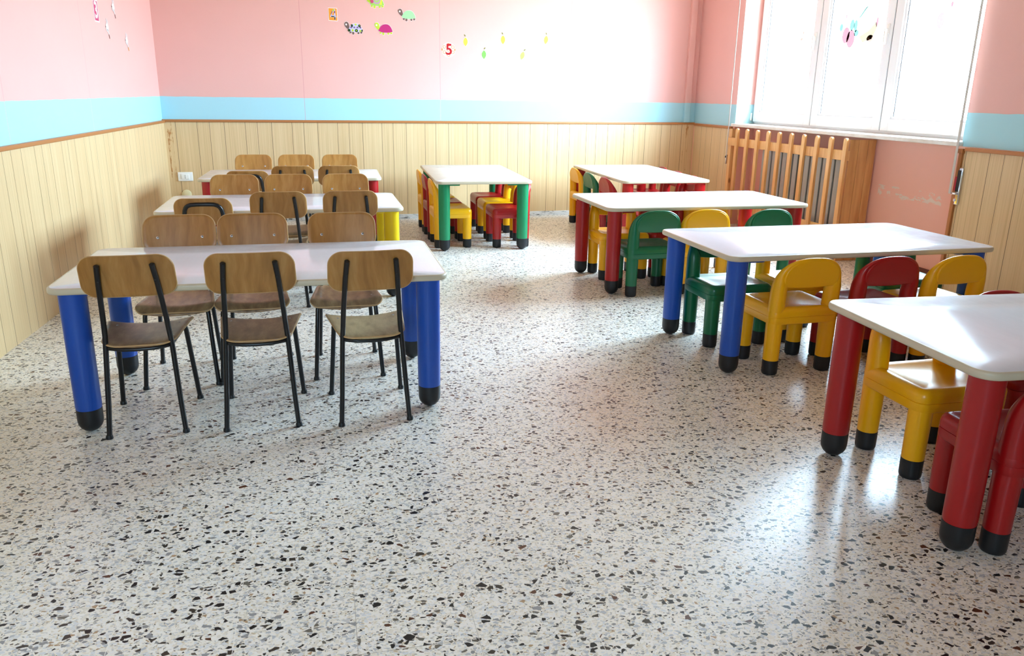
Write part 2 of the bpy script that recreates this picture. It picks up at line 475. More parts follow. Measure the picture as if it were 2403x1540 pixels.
# ------------------------------------------------------------------ the room
def struct(o, label=None): tag(o, kind='structure'); return o
struct(box(MB(), -2.4, 4.6, YF - .3, 8.4, -.1, 0).build('floor', 'terrazzo', smooth=False))
struct(box(MB(), -2.4, 4.6, YF - .3, 8.4, HC, HC + .1).build('ceiling', 'ceiling_paint', smooth=False))
mb = MB(); a2, b2, z2, z3 = FILL_WIN
box(mb, -4.6, a2, .0, .3, 0, HC); box(mb, b2, 2.4, .0, .3, 0, HC); box(mb, a2, b2, .0, .3, 0, z2); box(mb, a2, b2, .0, .3, z3, HC)
struct(mb.build('wall_front', 'paint_front', mw=FF, smooth=False))
# back
struct(box(MB(), XL - .25, XR + .35, .012, .25, 0, HC).build('wall_back', 'paint_back', mw=FB, smooth=False))
struct(box(MB(), XL - .02, XR + .03, 0, .012, .03, .912).build('wall_back_panelling', 'wood_panel', mw=FB, smooth=False))
struct(box(MB(), XL - .02, XR + .03, -.014, .012, .908, .93, .004).build('trim_1', 'rail_wood', mw=FB))
struct(box(MB(), XL - .02, XR + .03, -.004, .012, 0, .042, .002).build('baseboard_back', 'marble_skirting', mw=FB))
# left
struct(box(MB(), YF - .1, 7.95, .012, .25, 0, HC).build('wall_left', 'paint_left', mw=FL, smooth=False))
struct(box(MB(), YF, 7.74, 0, .012, 0, .905).build('wall_left_panelling', 'wood_panel', mw=FL, smooth=False))
struct(box(MB(), YF, 7.735, -.014, .012, .9, .922, .004).build('trim_2', 'rail_wood', mw=FL))
# right, with the window bay (local x = -y)
a1, b1, z0, z1 = WIN1
mb = MB(); T_ = .36
box(mb, -8.05, a1, .012, T_, 0, HC); box(mb, b1, -YF + .1, .012, T_, 0, HC)
box(mb, a1, b1, .012, T_, z1, HC)
mb_low = MB(); box(mb_low, a1, b1, .215, T_, 0, .93); 
struct(mb.build('wall_right', 'paint_right', mw=FR, smooth=False))
struct(mb_low.build('wall_right_niche', 'paint_niche', mw=FR, smooth=False))
mb = MB(); box(mb, -7.815, a1 - .045, 0, .012, 0, .905); box(mb, b1 + .03, -YF, 0, .012, 0, .905)
struct(mb.build('wall_right_panelling', 'wood_panel', mw=FR, smooth=False))
mb = MB(); box(mb, -7.81, a1 - .03, -.014, .012, .9, .922, .004); struct(mb.build('trim_3', 'rail_wood', mw=FR))
mb = MB(); box(mb, b1 + .055, -YF, -.014, .012, .9, .922, .004); struct(mb.build('trim_4', 'rail_wood', mw=FR))
mb = MB(); box(mb, b1 + .015, b1 + .042, -.016, .016, 0, .90, .004); box(mb, b1 + .010, b1 + .047, -.02, .016, .885, .912, .004)
struct(mb.build('trim_5', 'rail_wood', mw=FR))
mb = MB(); box(mb, a1 - .045, a1 - .02, -.01, .012, 0, .905, .004); struct(mb.build('trim_6', 'pine', mw=FR))
struct(box(MB(), a1 + .001, b1 - .001, .203, .215, 0, .075, .003).build('baseboard_right', 'brown_skirting', mw=FR))
struct(box(MB(), a1 - .02, b1 + .01, -.022, .30, .925, .952, .005).build('window_sill_1', 'sill_marble', mw=FR))
struct(box(MB(), a2 - .02, b2 + .01, -.022, .28, z2 - .025, z2, .005).build('fill_window_sill', 'sill_marble', mw=FF))  # sill of the added fill window
# painted pipe casing in the far right corner
struct(box(MB(), 3.655, 3.72, -.03, .02, .93, HC, .006).build('trim_7', 'paint_back', mw=FB))

def window(name, a, b, cuts, detail=True, fr_=FR, z0=z0, z1=z1):
    root = empty(name, fr_ @ Matrix.Translation((a, .2, z0)))
    tag(root, kind='structure')
    W = b - a; H = z1 - z0
    fr = MB()
    box(fr, 0, .035, 0, .07, 0, H, .004); box(fr, W - .035, W, 0, .07, 0, H, .004)
    box(fr, 0, W, 0, .07, 0, .03, .004); box(fr, 0, W, 0, .07, H - .03, H, .004)
    fr.build('window_frame', 'pvc_white', root)
    edges = [0.018] + [c - a for c in cuts] + [W - .018]
    for i in range(len(edges) - 1):
        s0, s1 = edges[i] + .004, edges[i + 1] - .004
        sd = .085
        m = MB(); h0, h1 = .022, H - .022
        box(m, s0, s0 + sd, -.022, .045, h0, h1, .006); box(m, s1 - sd, s1, -.022, .045, h0, h1, .006)
        box(m, s0 + sd - .004, s1 - sd + .004, -.022, .045, h0, h0 + sd, .006); box(m, s0 + sd - .004, s1 - sd + .004, -.022, .045, h1 - sd, h1, .006)
        # glazing bead
        for q in ((s0 + sd, s0 + sd + .016, h0 + sd, h1 - sd), (s1 - sd - .016, s1 - sd, h0 + sd, h1 - sd)):
            box(m, q[0] - .002, q[1], -.012, .03, q[2], q[3], .004)
        box(m, s0 + sd, s1 - sd, -.012, .03, h0 + sd - .002, h0 + sd + .016, .004)
        sash = m.build('sash', 'pvc_white', root)
        gk = MB(); x0_, x1_, y0_, y1_ = s0 + sd + .014, s1 - sd - .014, h0 + sd + .014, h1 - sd - .014
        for q in ((x0_, x0_ + .008, y0_, y1_), (x1_ - .004, x1_, y0_, y1_), (x0_, x1_, y0_, y0_ + .004), (x0_, x1_, y1_ - .004, y1_)):
            box(gk, q[0], q[1], 0.0, .012, q[2], q[3])
        gk.build('gasket', 'gasket', sash, smooth=False)
        box(MB(), x0_, x1_, .012, .018, y0_, y1_).build('pane', 'pane_glass', sash, smooth=False)
        if i < 2 and detail:
            hx = s1 - sd / 2; hm = MB(); box(hm, hx - .014, hx + .014, -.032, -.021, .69, .76, .004); box(hm, hx - .010, hx + .010, -.055, -.03, .62, .73, .006)
            hm.build('handle', 'white_plastic', sash)
    hm = MB(); lathe(hm, [(.009, .03), (.009, .10)], .004, -.03, 12); lathe(hm, [(.009, H - .14), (.009, H - .06)], .004, -.03, 12)
    hm.build('hinge', 'white_plastic', root)
    gm = MB()
    for c in edges[1:-1]: box(gm, c - .006, c + .006, -.016, .02, .024, H - .024)
    gm.build('sash_gap', 'gasket', root, smooth=False)
    return root
window('window_1', a1, b1, (-6.065, -5.19))
window('fill_window', a2, b2, (.75,), True, FF, z2, z3)  # added out of view to brighten the left foreground and chair backs

# ------------------------------------------------------------------ tables
TL, TW, TH, TT = 1.3755, .7453, .5452, .024
def make_table(color, L, Wd, iL, iW):
    root = empty('activity_table')
    pts = [(-L / 2, -Wd / 2), (L / 2, -Wd / 2), (L / 2, Wd / 2), (-L / 2, Wd / 2)]
    R_ = .055
    outer = densify(roundpoly(pts, R_, 8), .2)
    inn = [(-L / 2 + .009, -Wd / 2 + .009), (L / 2 - .009, -Wd / 2 + .009), (L / 2 - .009, Wd / 2 - .009), (-L / 2 + .009, Wd / 2 - .009)]
    inner = densify(roundpoly(inn, R_ - .009, 8), .2)
    top = shell(MB(), inner, TT - .0006, lambda u, v, w_: (u, v, TH - TT / 2 + w_), 2, .0005).build('tabletop', 'laminate', root)
    prof = [(.0085, TH - .0003), (.004, TH - .001), (.0012, TH - .004), (0, TH - .009), (0, TH - TT + .008), (.0012, TH - TT + .004), (.004, TH - TT + .001), (.0085, TH - TT + .0003)]
    V = []; Fc = []; n = None
    for d, z in prof:
        q = [(-L / 2 + d, -Wd / 2 + d), (L / 2 - d, -Wd / 2 + d), (L / 2 - d, Wd / 2 - d), (-L / 2 + d, Wd / 2 - d)]
        ring = roundpoly(q, R_ - d, 8); n = len(ring)
        V += [(a, b, z) for a, b in ring]
    for i in range(len(prof)):
        j = (i + 1) % len(prof)
        for k in range(n): Fc.append((i * n + k, i * n + (k + 1) % n, j * n + (k + 1) % n, j * n + k))
    MB().add(V, Fc).build('edge_band', 'edge_cream', top)
    r = .044
    for sx_, sy_ in ((-1, -1), (1, -1), (1, 1), (-1, 1)):
        x_, y_ = sx_ * (L / 2 - iL), sy_ * (Wd / 2 - iW)
        leg = lathe(MB(), [(r * .965, .085), (r, .10), (r * 1.02, .30), (r * 1.03, TH - TT - .002), (r * .9, TH - TT)], x_, y_, 28).build('leg', 'plastic_' + color, root)
        prof_ = [(r * .10, .0)] + [(r * .985 * math.sin(a * PI / 2), r * .985 * (1 - math.cos(a * PI / 2))) for a in (.2, .4, .6, .8, 1)] + [(r * .99, .088), (r * .9, .0895)]
        lathe(MB(), prof_, x_, y_, 28).build('foot_cap', 'black_rubber', leg)
        q = [(x_ + sx_ * .02, y_ + sy_ * .02), (x_ - sx_ * .14, y_ + sy_ * .02), (x_ + sx_ * .02, y_ - sy_ * .14)]
        q = roundpoly(q, .012, 3)
        shell(MB(), q, .014, lambda u, v, w_: (u, v, TH - TT - .0075 + w_), 2, .004).build('corner_bracket', 'plastic_' + color, root)
    return root
TABLES = [
    ('A', 'blue', -.256, 3.227, .24, 'white table on blue legs at the left front, wooden chairs along both sides', 'near'),
    ('B', 'table_yellow', -.247, 5.013, .64, 'white table on yellow legs in the left column, between rows of wooden chairs', ''),
    ('C', 'table_red', -.245, 6.715, -1.0, 'white table on red legs at the far left before the panelled back wall', ''),
    ('D', 'table_green', 1.22, 6.719, -1.78, 'white table on green legs standing lengthwise at the centre back', ''),
    ('E', 'table_red', 2.683, 6.643, -1.0, 'white table on red legs standing lengthwise in the far right corner by the slatted cover', ''),
    ('F', 'table_red', 2.327, 4.85, .49, 'white table on dark red legs, right side, green and yellow chairs before it', ''),
    ('G', 'blue', 2.342, 3.368, .92, 'white table on blue legs on the right side, yellow and red plastic chairs in front', ''),
    ('H', 'table_red', 2.285, 1.868, -2.99, 'white table on red legs nearest on the right, cut by the right edge', ''),
]
src = {}
for k, col, x_, y_, rot, lab, _ in TABLES:
    if k in 'DE': dims = (TW + .0117, TL + .0564, .0689, .0712)
    else: dims = (TL, TW, .0712, .0689)
    key = (col, dims)
    if key in src: t = copy_tree(src[key])
    else: t = src[key] = make_table(col, *dims)
    t.matrix_world = at(x_, y_, math.radians(rot)); tag(t, lab, 'table', 'white tables with thick coloured legs')

# ------------------------------------------------------------------ wooden chairs (local: rear feet on y=0, sitter faces +y)
def make_wood_chair(arch=False, H=0.660):
    root = empty('wooden_chair')
    k = H - .668
    zt = .641 + k
    if not arch:
        for s in (-1, 1):
            pts = [(s * .127, 0, .006), (s * .119, .012, .12), (s * .109, .03, .30), (s * .107, .033, .335), (s * .104, .031, .37), (s * .100, .018, .44), (s * .091, -.022, .57), (s * .0845, -.045, zt)]
            l = tube(MB(), pts, .0093, 12, sq=1.15).build('leg', 'black_steel', root)
            lathe(MB(), [(.008, 0), (.0125, .001), (.0125, .008), (.0105, .014)], s * .1275, 0, 14).build('foot_cap', 'black_rubber', l)
            for zz, yy, xx in ((zt - .055, -.029 - .0095, .0875),):
                lathe(MB(), [(.0022, 0), (.0022, .002)], 0, 0, 10, Matrix.Translation((s * xx, yy - .0015, zz)) @ Matrix.Rotation(PI / 2, 4, 'X')).build('rivet', 'dark_hole', l)
    else:
        low = [(.127, 0, .006), (.119, .012, .12), (.109, .03, .30), (.107, .033, .335), (.104, .028, .40), (.100, .005, .50)]
        arc = [(.099, -.012, zt - .080), (.098, -.019, zt - .055), (.094, -.027, zt - .033), (.086, -.032, zt - .017), (.074, -.036, zt - .007), (.058, -.038, zt - .002), (.03, -.039, zt), (0, -.039, zt)]
        half = low + arc
        pts = half + [(-a, b, c) for a, b, c in reversed(half[:-1])]
        l = tube(MB(), pts, .0112, 12).build('back_frame', 'black_steel', root)
        for s in (-1, 1):
            lathe(MB(), [(.008, 0), (.0125, .001), (.0125, .008), (.0105, .014)], s * .1275, 0, 14).build('foot_cap', 'black_rubber', l)
    for s in (-1, 1):
        l = tube(MB(), [(s * .142, .338, .006), (s * .132, .318, .15), (s * .122, .296, .30), (s * .119, .290, .318)], .0093, 12).build('leg', 'black_steel', root)
        lathe(MB(), [(.008, 0), (.0125, .001), (.0125, .008), (.0105, .014)], s * .1422, .338, 14).build('foot_cap', 'black_rubber', l)
    fr = MB()
    tube(fr, [(-.119, .288, .322), (-.114, .17, .326), (-.108, .05, .330), (-.095, .028, .326), (-.05, .020, .321), (0, .018, .320), (.05, .020, .321), (.095, .028, .326), (.108, .05, .330), (.114, .17, .326), (.119, .288, .322)], .0075, 10)
    tube(fr, [(-.119, .286, .318), (0, .286, .316), (.119, .286, .318)], .008, 10)
    fr.build('seat_frame', 'black_steel', root)
    # seat
    def seatf(u, v, w_):
        z = .334 + .017 * (abs(u) / .15) ** 2
        if v > .285: z -= (v - .285) ** 2 * 7.0
        if v < .09: z -= (.09 - v) ** 2 * .5
        return (u, v, z + w_)
    o = roundpoly([(-.153, .341), (-.118, .014), (.118, .014), (.153, .341)], [.028, .052, .052, .028], 8)
    o = densify(o, .02)
    seat = shell(MB(), o, .009, seatf, 9, .002).build('seat', 'ply_seat', root)
    for s in (-1, 1):
        for yy in (.075, .25):
            z = .334 + .017 * (.108 / .15) ** 2 + .0045
            lathe(MB(), [(.0045, -.001), (.0045, .0006), (.002, .0016)], s * .108, yy, 12).build('rivet', 'rivet', seat).location = (0, 0, z)
    # backrest, bent around the sitter
    zc = .598 + k
    def backf(u, v, w_):
        y = -.022 - (v - zc) * .30 + .016 * (abs(u) / .15) ** 2.0 * 1.0
        return (u, y + w_, v)
    o = roundpoly([(-.150, zc - .074), (.150, zc - .074), (.147, zc + .074), (-.147, zc + .074)], [.044, .044, .050, .050], 9)
    o = densify(o, .02)
    back = shell(MB(), o, .009, backf, 9, .002).build('backrest', 'ply_back', root)
    # pale rim of the plywood
    rim = MB(); ring = [backf(u * 1.002, zc + (v - zc) * 1.004, 0) for u, v in o]
    tube(rim, ring, .0024, 8, closed=True).build('edge', 'ply_edge', back)
    ring = [seatf(u * 1.002, .18 + (v - .18) * 1.002, 0) for u, v in roundpoly([(-.153, .341), (-.118, .014), (.118, .014), (.153, .341)], [.028, .052, .052, .028], 8)]
    tube(MB(), ring, .0024, 8, closed=True).build('edge', 'ply_edge', seat)
    for s in (-1, 1):
        u = s * .091; p0 = backf(u, zc - .018, .0045)
        mw = Matrix.Translation((p0[0], p0[1], p0[2])) @ Matrix.Rotation(-PI / 2 + .28, 4, 'X')
        rv = lathe(MB(), [(.0066, -.001), (.0066, .0006), (.0052, .0016)], 0, 0, 14, mw).build('rivet', 'rivet', back)
        lathe(MB(), [(.0022, .0012), (.0022, .0020)], 0, 0, 10, mw).build('rivet_hole', 'dark_hole', back)
    return root
wc = make_wood_chair(); wa = make_wood_chair(True, .626)
WOOD = [ # (x, y rear feet, rot deg (0 = sitter looks to +y), arch, label, group)
    (-.664, 2.832, 2.0, 0, 'wooden chair turned away, leftmost at the near side of the left front table', 'near'),
    (-.267, 2.815, .5, 0, 'wooden chair turned away, middle one at the near side of the left front table', 'near'),
    (.142, 2.788, 3.0, 0, 'wooden chair turned away, right one with the palest seat at the left front table', 'near'),
    (-.630, 3.657, 181.5, 0, 'brown wooden chair behind the left front table, at its left end, front rivets showing', 'far'),
    (-.325, 3.659, 180.8, 0, 'brown wooden chair behind the left front table, in the middle, touching its left neighbour', 'far'),
    (.064, 3.640, 180, 0, 'brown wooden chair behind the left front table, at its right end, apart from its neighbours', 'far'),
    (-.650, 4.565, 1, 1, 'low wooden chair with black tube arch across the back, before the yellow-legged table', 'near'),
    (-.255, 4.530, 1, 0, 'wooden chair in the middle of the near side of the yellow-legged table', 'near'),
    (.133, 4.530, .5, 0, 'wooden chair at the right of the near side of the yellow-legged table', 'near'),
    (-.570, 5.408, 180, 0, 'wooden chair behind the yellow-legged table, leftmost, in front of an arched black tube', 'far'),
    (-.233, 5.408, 180, 0, 'wooden chair behind the yellow-legged table, in the middle', 'far'),
    (.133, 5.408, 180, 0, 'wooden chair behind the yellow-legged table, right one by the red leg', 'far'),
    (-.545, 6.090, 0, 1, 'low wooden chair with black tube arch on its back, before the far red-legged table', 'near'),
    (-.228, 6.090, 0, 0, 'wooden chair with black uprights, middle of the near side of the far left table', 'near'),
    (.104, 6.090, 0, 0, 'wooden chair with black uprights, right end of the far left table, near side', 'near'),
    (-.580, 7.105, 180, 0, 'pale wooden chair nearest the back wall, leftmost behind the far left table', 'far'),
    (-.230, 7.105, 180, 0, 'pale wooden chair nearest the back wall, middle one behind the far left table', 'far'),
    (.134, 7.105, 180, 0, 'pale wooden chair nearest the back wall, right one behind the far left table', 'far'),
]
ua = set()
for x_, y_, rot, arch, lab, grp in WOOD:
    base = wa if arch else wc
    if arch in ua: t = copy_tree(base)
    else: t = base; ua.add(arch)
    t.matrix_world = at(x_, y_, math.radians(rot)); tag(t, lab, 'chair', 'wooden chairs around the left column of tables')
    if 'palest seat' in lab:
        for ch in children(t):
            if ch.name.split('.')[0] == 'seat': ch.material_slots[0].link = 'OBJECT'; ch.material_slots[0].material = MATS['ply_seat_pale']

# ------------------------------------------------------------------ plastic chairs (same local frame)
def make_kid_chair(color):
    m = 'plastic_' + color
    root = empty('plastic_chair')
    HX, HY, RC, CY = .1725, .1525, .037, .115
    def rr(d, r_=None):
        q = [(-HX + d, CY - HY + d), (HX - d, CY - HY + d), (HX - d, CY + HY - d), (-HX + d, CY + HY - d)]
        return densify(roundpoly(q, max(.004, RC - d), 7), .35)
    def ringpts(d):
        q = [(-HX + d, CY - HY + d), (HX - d, CY - HY + d), (HX - d, CY + HY - d), (-HX + d, CY + HY - d)]
        o_ = roundpoly(q, max(.004, RC - d), 7); out = []
        for i in range(len(o_)):
            a_ = Vector(o_[i]); b_ = Vector(o_[(i + 1) % len(o_)]); m_ = 8 if i % 8 == 7 else 1
            for j in range(m_): out.append(tuple(a_ + (b_ - a_) * j / m_))
        return out
    V = []; Fc = []
    prof = [(.10, .262), (.006, .262), (.0018, .2703), (.0004, .2712), (0, .2745), (0, .288), (.0025, .2985), (.009, .3075), (.018, .3125), (.027, .3140)]
    for d, z in prof:
        ring = ringpts(d); n = len(ring); V += [(p[0], p[1], z) for p in ring]
    inner_ = ringpts(.027)
    for k_ in range(1, 9):
        sc_ = 1 - k_ / 8.5
        for p in inner_:
            x_, y_ = p[0] * sc_, CY + (p[1] - CY) * sc_
            r2 = 1 - sc_; V.append((x_, y_, .3140 - .015 * (1 - (1 - min(1, r2 * 1.5)) ** 2)))
    nr = len(V) // n
    for i in range(nr - 1):
        for k_ in range(n): Fc.append((i * n + k_, i * n + (k_ + 1) % n, (i + 1) * n + (k_ + 1) % n, (i + 1) * n + k_))
    Fc.append(tuple((nr - 1) * n + k_ for k_ in range(n))); Fc.append(tuple(range(n)))
    so = MB().add(V, Fc).build('seat', m, root)
    V = []; Fc = []
    prof = [(.0018, .2699), (0, .2690), (0, .242), (.003, .2375), (.010, .235), (.036, .235), (.043, .2375), (.046, .243), (.046, .262)]
    for d, z in prof: V += [(p[0], p[1], z) for p in ringpts(d)]
    for i in range(len(prof)):
        j = (i + 1) % len(prof)
        for k_ in range(n): Fc.append((i * n + k_, i * n + (k_ + 1) % n, j * n + (k_ + 1) % n, j * n + k_))
    MB().add(V, Fc).build('apron', m, so)
    for sx_, yy in ((-1, 0), (1, 0), (-1, .23), (1, .23)):
        x_ = sx_ * .1355
        leg = lathe(MB(), [(.0345, .066), (.0350, .08), (.0362, .18), (.0369, .235), (.0369, .264), (.03, .268)], x_, yy, 26).build('leg', m, root)
        lathe(MB(), [(.024, 0), (.031, .002), (.0342, .008), (.0348, .016), (.0352, .068), (.033, .070)], x_, yy, 26).build('foot_cap', 'black_rubber', leg)
    b = MB()
    half = [(.1355, -.000, .268, .0366), (.1355, -.001, .33, .0362), (.1352, -.004, .385, .0350), (.1350, -.009, .420, .0320), (.1368, -.017, .452, .0220), (.1305, -.026, .478, .0145), (.1115, -.034, .500, .0108), (.082, -.041, .516, .0092), (.048, -.046, .5248, .0082), (0, -.048, .5278, .0078)]
    # refine
    def cr4(p0, p1, p2, p3, t):
        return tuple(.5 * ((2 * b_) + (-a + c) * t + (2 * a - 5 * b_ + 4 * c - d) * t * t + (-a + 3 * b_ - 3 * c + d) * t ** 3) for a, b_, c, d in zip(p0, p1, p2, p3))
    full = half + [(-a, b_, c, d) for a, b_, c, d in reversed(half[:-1])]
    fine = []
    for i in range(len(full) - 1):
        p0 = full[max(0, i - 1)]; p3 = full[min(len(full) - 1, i + 2)]
        for t in (0, .33, .66): fine.append(cr4(p0, full[i], full[i + 1], p3, t))
    fine.append(full[-1])
    tube(b, [p[:3] for p in fine], [p[3] for p in fine], 22, capround=False)
    # panel between the posts
    def yarch(z):
        for i in range(len(half) - 1):
            if half[i][2] <= z <= half[i + 1][2]:
                t = (z - half[i][2]) / max(1e-6, half[i + 1][2] - half[i][2]); return half[i][1] + (half[i + 1][1] - half[i][1]) * t
        return -.048 if z > .4 else -.006
    ol = [(-.132, .404), (-.09, .401), (-.045, .398), (0, .397), (.045, .398), (.09, .401), (.132, .404)]
    ol += [(p[0], p[2]) for p in half[3:]] + [(-p[0], p[2]) for p in reversed(half[3:-1])]
    ol = densify(ol, .016)
    def pf(u, v, w_):
        tt = .5 + .5 * max(0, 1 - (v - .40) / .13)
        q = (v - .40) / .13
        y = -.013 - .037 * min(1, max(0, q)) ** .8 - .006 * (1 - (u / .135) ** 2) * (1 - q)
        y -= .010 * (abs(u) / .135) ** 3 * (1 - q)
        return (u, y + w_ * tt, v)
    shell(b, ol, .022, pf, 9, .007)
    b.build('backrest', m, root, angle=55)
    return root
KID = [
 # table G near side
 ('yellow', 2.045, 3.010, 2, 'yellow plastic chair tucked under the near left end of the right blue-legged table'),
 ('red', 2.425, 2.985, 2, 'dark red plastic chair between two yellow ones before the right blue-legged table'),
 ('yellow', 2.765, 2.960, 4, 'yellow plastic chair at the right end of the near side of the right blue-legged table'),
 # G far side
 ('green', 1.958, 3.660, 181, 'green plastic chair behind the right blue-legged table, at its left end'),
 ('yellow', 2.365, 3.675, 180, 'yellow plastic chair behind the right blue-legged table, in the middle'),
 ('green', 2.93, 3.62, 176, 'green plastic chair behind the right blue-legged table, at its right end'),
 # F near side
 ('green', 1.945, 4.460, 1, 'green plastic chair with its back to the viewer, left end of the second red-legged table'),
 ('yellow', 2.278, 4.470, 0, 'yellow plastic chair between two green ones before the second red-legged table'),
 ('green', 2.690, 4.430, 2, 'green plastic chair at the right of the near side of the second red-legged table'),
 # F far side
 ('yellow', 1.930, 5.150, 180, 'yellow plastic chair facing the viewer behind the second red-legged table, left end'),
 ('red', 2.295, 5.170, 180, 'dark red plastic chair mostly hidden behind the second red-legged table'),
 ('yellow', 2.625, 5.150, 180, 'yellow plastic chair at the right of the far side of the second red-legged table'),
 # D left side (facing +x) and right side
 ('yellow', .862, 6.350, -90, 'nearest yellow plastic chair on the left side of the green-legged table'),
 ('red', .855, 6.720, -90, 'red plastic chair between two yellow ones, left side of the green-legged table'),
 ('yellow', .855, 7.110, -90, 'farthest yellow plastic chair on the left side of the green-legged table'),
 ('red', 1.556, 6.300, 90, 'nearest red plastic chair on the right side of the green-legged table'),
 ('yellow', 1.560, 6.700, 90, 'yellow plastic chair between two red ones, right side of the green-legged table'),
 ('red', 1.565, 7.080, 90, 'farthest red plastic chair on the right side of the green-legged table'),
 # E left and right
 ('yellow', 2.325, 7.180, -90, 'yellow plastic chair at the far left corner of the far right table'),
 ('green', 2.312, 6.730, -90, 'green plastic chair on the left side of the far right table'),
 ('red', 2.322, 6.330, -90, 'nearest red plastic chair on the left side of the far right table'),
 ('red', 3.145, 7.215, 90, 'farthest red plastic chair on the window side of the far right table'),
 ('red', 3.105, 6.790, 90, 'middle red plastic chair on the window side of the far right table'),
 ('red', 3.065, 6.370, 90, 'nearest red plastic chair on the window side of the far right table'),
 # H
 ('red', 1.888, 1.557, -5, 'large dark red plastic chair at the lower right edge, nearest chair of all'),
 ('yellow', 1.972, 2.232, 180, 'large yellow plastic chair tucked behind the nearest red-legged table'),
 ('red', 2.375, 2.270, 180, 'red plastic chair whose top just shows over the nearest right table'),
]
kp = {}
for col, x_, y_, rot, lab in KID:
    if col in kp: t = copy_tree(kp[col])
    else: t = kp[col] = make_kid_chair(col)
    t.matrix_world = at(x_, y_, math.radians(rot)); tag(t, lab, 'chair', 'moulded plastic chairs with black feet')

# ------------------------------------------------------------------ radiator, slatted cover, blind straps
cov = empty('radiator_cover', FR); tag(cov, 'pine picket cover with round-topped slats in front of the radiator under the window', 'radiator cover')
ys = [6.851, 6.674, 6.495, 6.318, 6.146, 5.966, 5.788, 5.610, 5.432, 5.255]
for i, yy in enumerate(ys):
    o = [(-.021, .09), (.021, .09), (.021, .895)] + [(.021 * math.cos(a), .895 + .021 * math.sin(a)) for a in [PI * j / 10 for j in range(1, 10)]] + [(-.021, .895)]
    shell(MB(), o, .020, lambda u, v, w_, c=-yy: (c + u + .022, -.048 + w_, v), 2, .005).build('slat', 'pine', cov)
box(MB(), -7.02, -5.215, -.036, -.018, .752, .826, .004).build('rail', 'pine', cov)
box(MB(), -7.02, -5.215, -.036, -.018, .18, .25, .004).build('rail', 'pine', cov)
box(MB(), -7.035, -6.985, -.018, .02, 0, .905, .004).build('post', 'pine', cov)
mb = MB(); box(mb, -5.245, -5.222, -.018, .055, 0, .905, .003); box(mb, -5.242, -5.222, .057, .135, 0, .905, .003); box(mb, -5.245, -5.222, .137, .2, 0, .905, .003)
mb.build('side_panel', 'pine_board', cov)
rad = empty('radiator', FR); tag(rad, 'grey column radiator behind the pine pickets', 'radiator')
yy = 6.50; 
while yy > 5.33:
    m = MB(); box(m, -yy - .030, -yy + .030, .05, .062, .13, .79, .004); box(m, -yy - .006, -yy + .006, .062, .14, .13, .79, .003); box(m, -yy - .022, -yy + .022, .14, .15, .13, .79, .003)
    m.build('column', 'radiator_grey', rad); yy -= .082
m = MB(); tube(m, [(-6.53, .10, .745), (-5.32, .10, .745)], .018, 12); tube(m, [(-6.53, .10, .17), (-5.32, .10, .17)], .018, 12)
tube(m, [(-6.5, .10, .17), (-6.5, .10, .0)], .012, 10); tube(m, [(-5.36, .10, .17), (-5.36, .10, .0)], .012, 10)
m.build('manifold', 'radiator_grey', rad)

def strap(x_, zt, zb, wd, yo, lab):
    m = MB(); box(m, x_ - wd / 2, x_ + wd / 2, yo - .0012, yo + .0012, zb, zt)
    o = m.build('blind_strap', 'strap_grey', mw=FR, smooth=False); tag(o, lab, 'strap'); return o
strap(-4.182, HC - .001, .64, .018, -.034, 'pale grey blind strap hanging down right of the window')
strap(-7.055, HC - .001, .66, .014, -.022, 'thin pale blind strap hanging down left of the window')
wi = empty('strap_winder', FR); tag(wi, 'chrome strap winder on the panelling beside the right blind strap', 'winder')
m = MB(); box(m, -4.180, -4.130, -.014, 0, .575, .80, .005); m.build('face_plate', 'chrome', wi)
m = MB(); box(m, -4.163, -4.138, -.0165, -.012, .655, .785, .002); m.build('slot', 'dark_hole', wi)
m = MB(); box(m, -4.176, -4.163, -.0175, -.012, .66, .745, .001); m.build('spool_label', 'strap_red', wi)
m = MB(); box(m, -4.178, -4.140, -.030, -.012, .636, .650, .004); m.build('slot_lip', 'chrome', wi)
lathe(MB(), [(.009, 0), (.009, .003), (.004, .006)], 0, 0, 16, Matrix.Translation((-4.155, -.014, .603)) @ Matrix.Rotation(PI / 2, 4, 'X')).build('screw', 'rivet', wi)
wi2 = empty('strap_clip', FR); tag(wi2, 'small dark strap clip on the panelling at the left end of the slatted cover', 'clip')
m = MB(); box(m, -7.064, -7.048, -.024, 0, .575, .66, .003); m.build('clip_body', 'rivet', wi2)
m = MB(); box(m, -7.062, -7.050, -.030, -.022, .632, .650, .002); m.build('hook', 'dark_hole', wi2)

so = empty('wall_socket', FB); tag(so, 'white wall socket on the back panelling near the left corner', 'socket')
box(MB(), -1.292, -1.166, -.009, .0, .388, .468, .003).build('cover_plate', 'white_plastic', so)
ins = box(MB(), -1.265, -1.196, -.0125, -.008, .406, .450, .002).build('insert', 'white_plastic', so)
for zz in (.440, .428, .416):
    lathe(MB(), [(.0028, 0), (.0028, .002)], 0, 0, 10, Matrix.Translation((-1.230, -.0118, zz)) @ Matrix.Rotation(PI / 2, 4, 'X')).build('pin_hole', 'dark_hole', ins)
jc = lathe(MB(), [(.042, 0), (.042, .005), (.036, .009), (.01, .010)], 0, 0, 32, FB @ Matrix.Translation((-1.233, 0, .268)) @ Matrix.Rotation(PI / 2, 4, 'X')).build('junction_cover', 'cream_plastic')
tag(jc, 'round cream junction cover on the back panelling below the wall socket', 'cover')

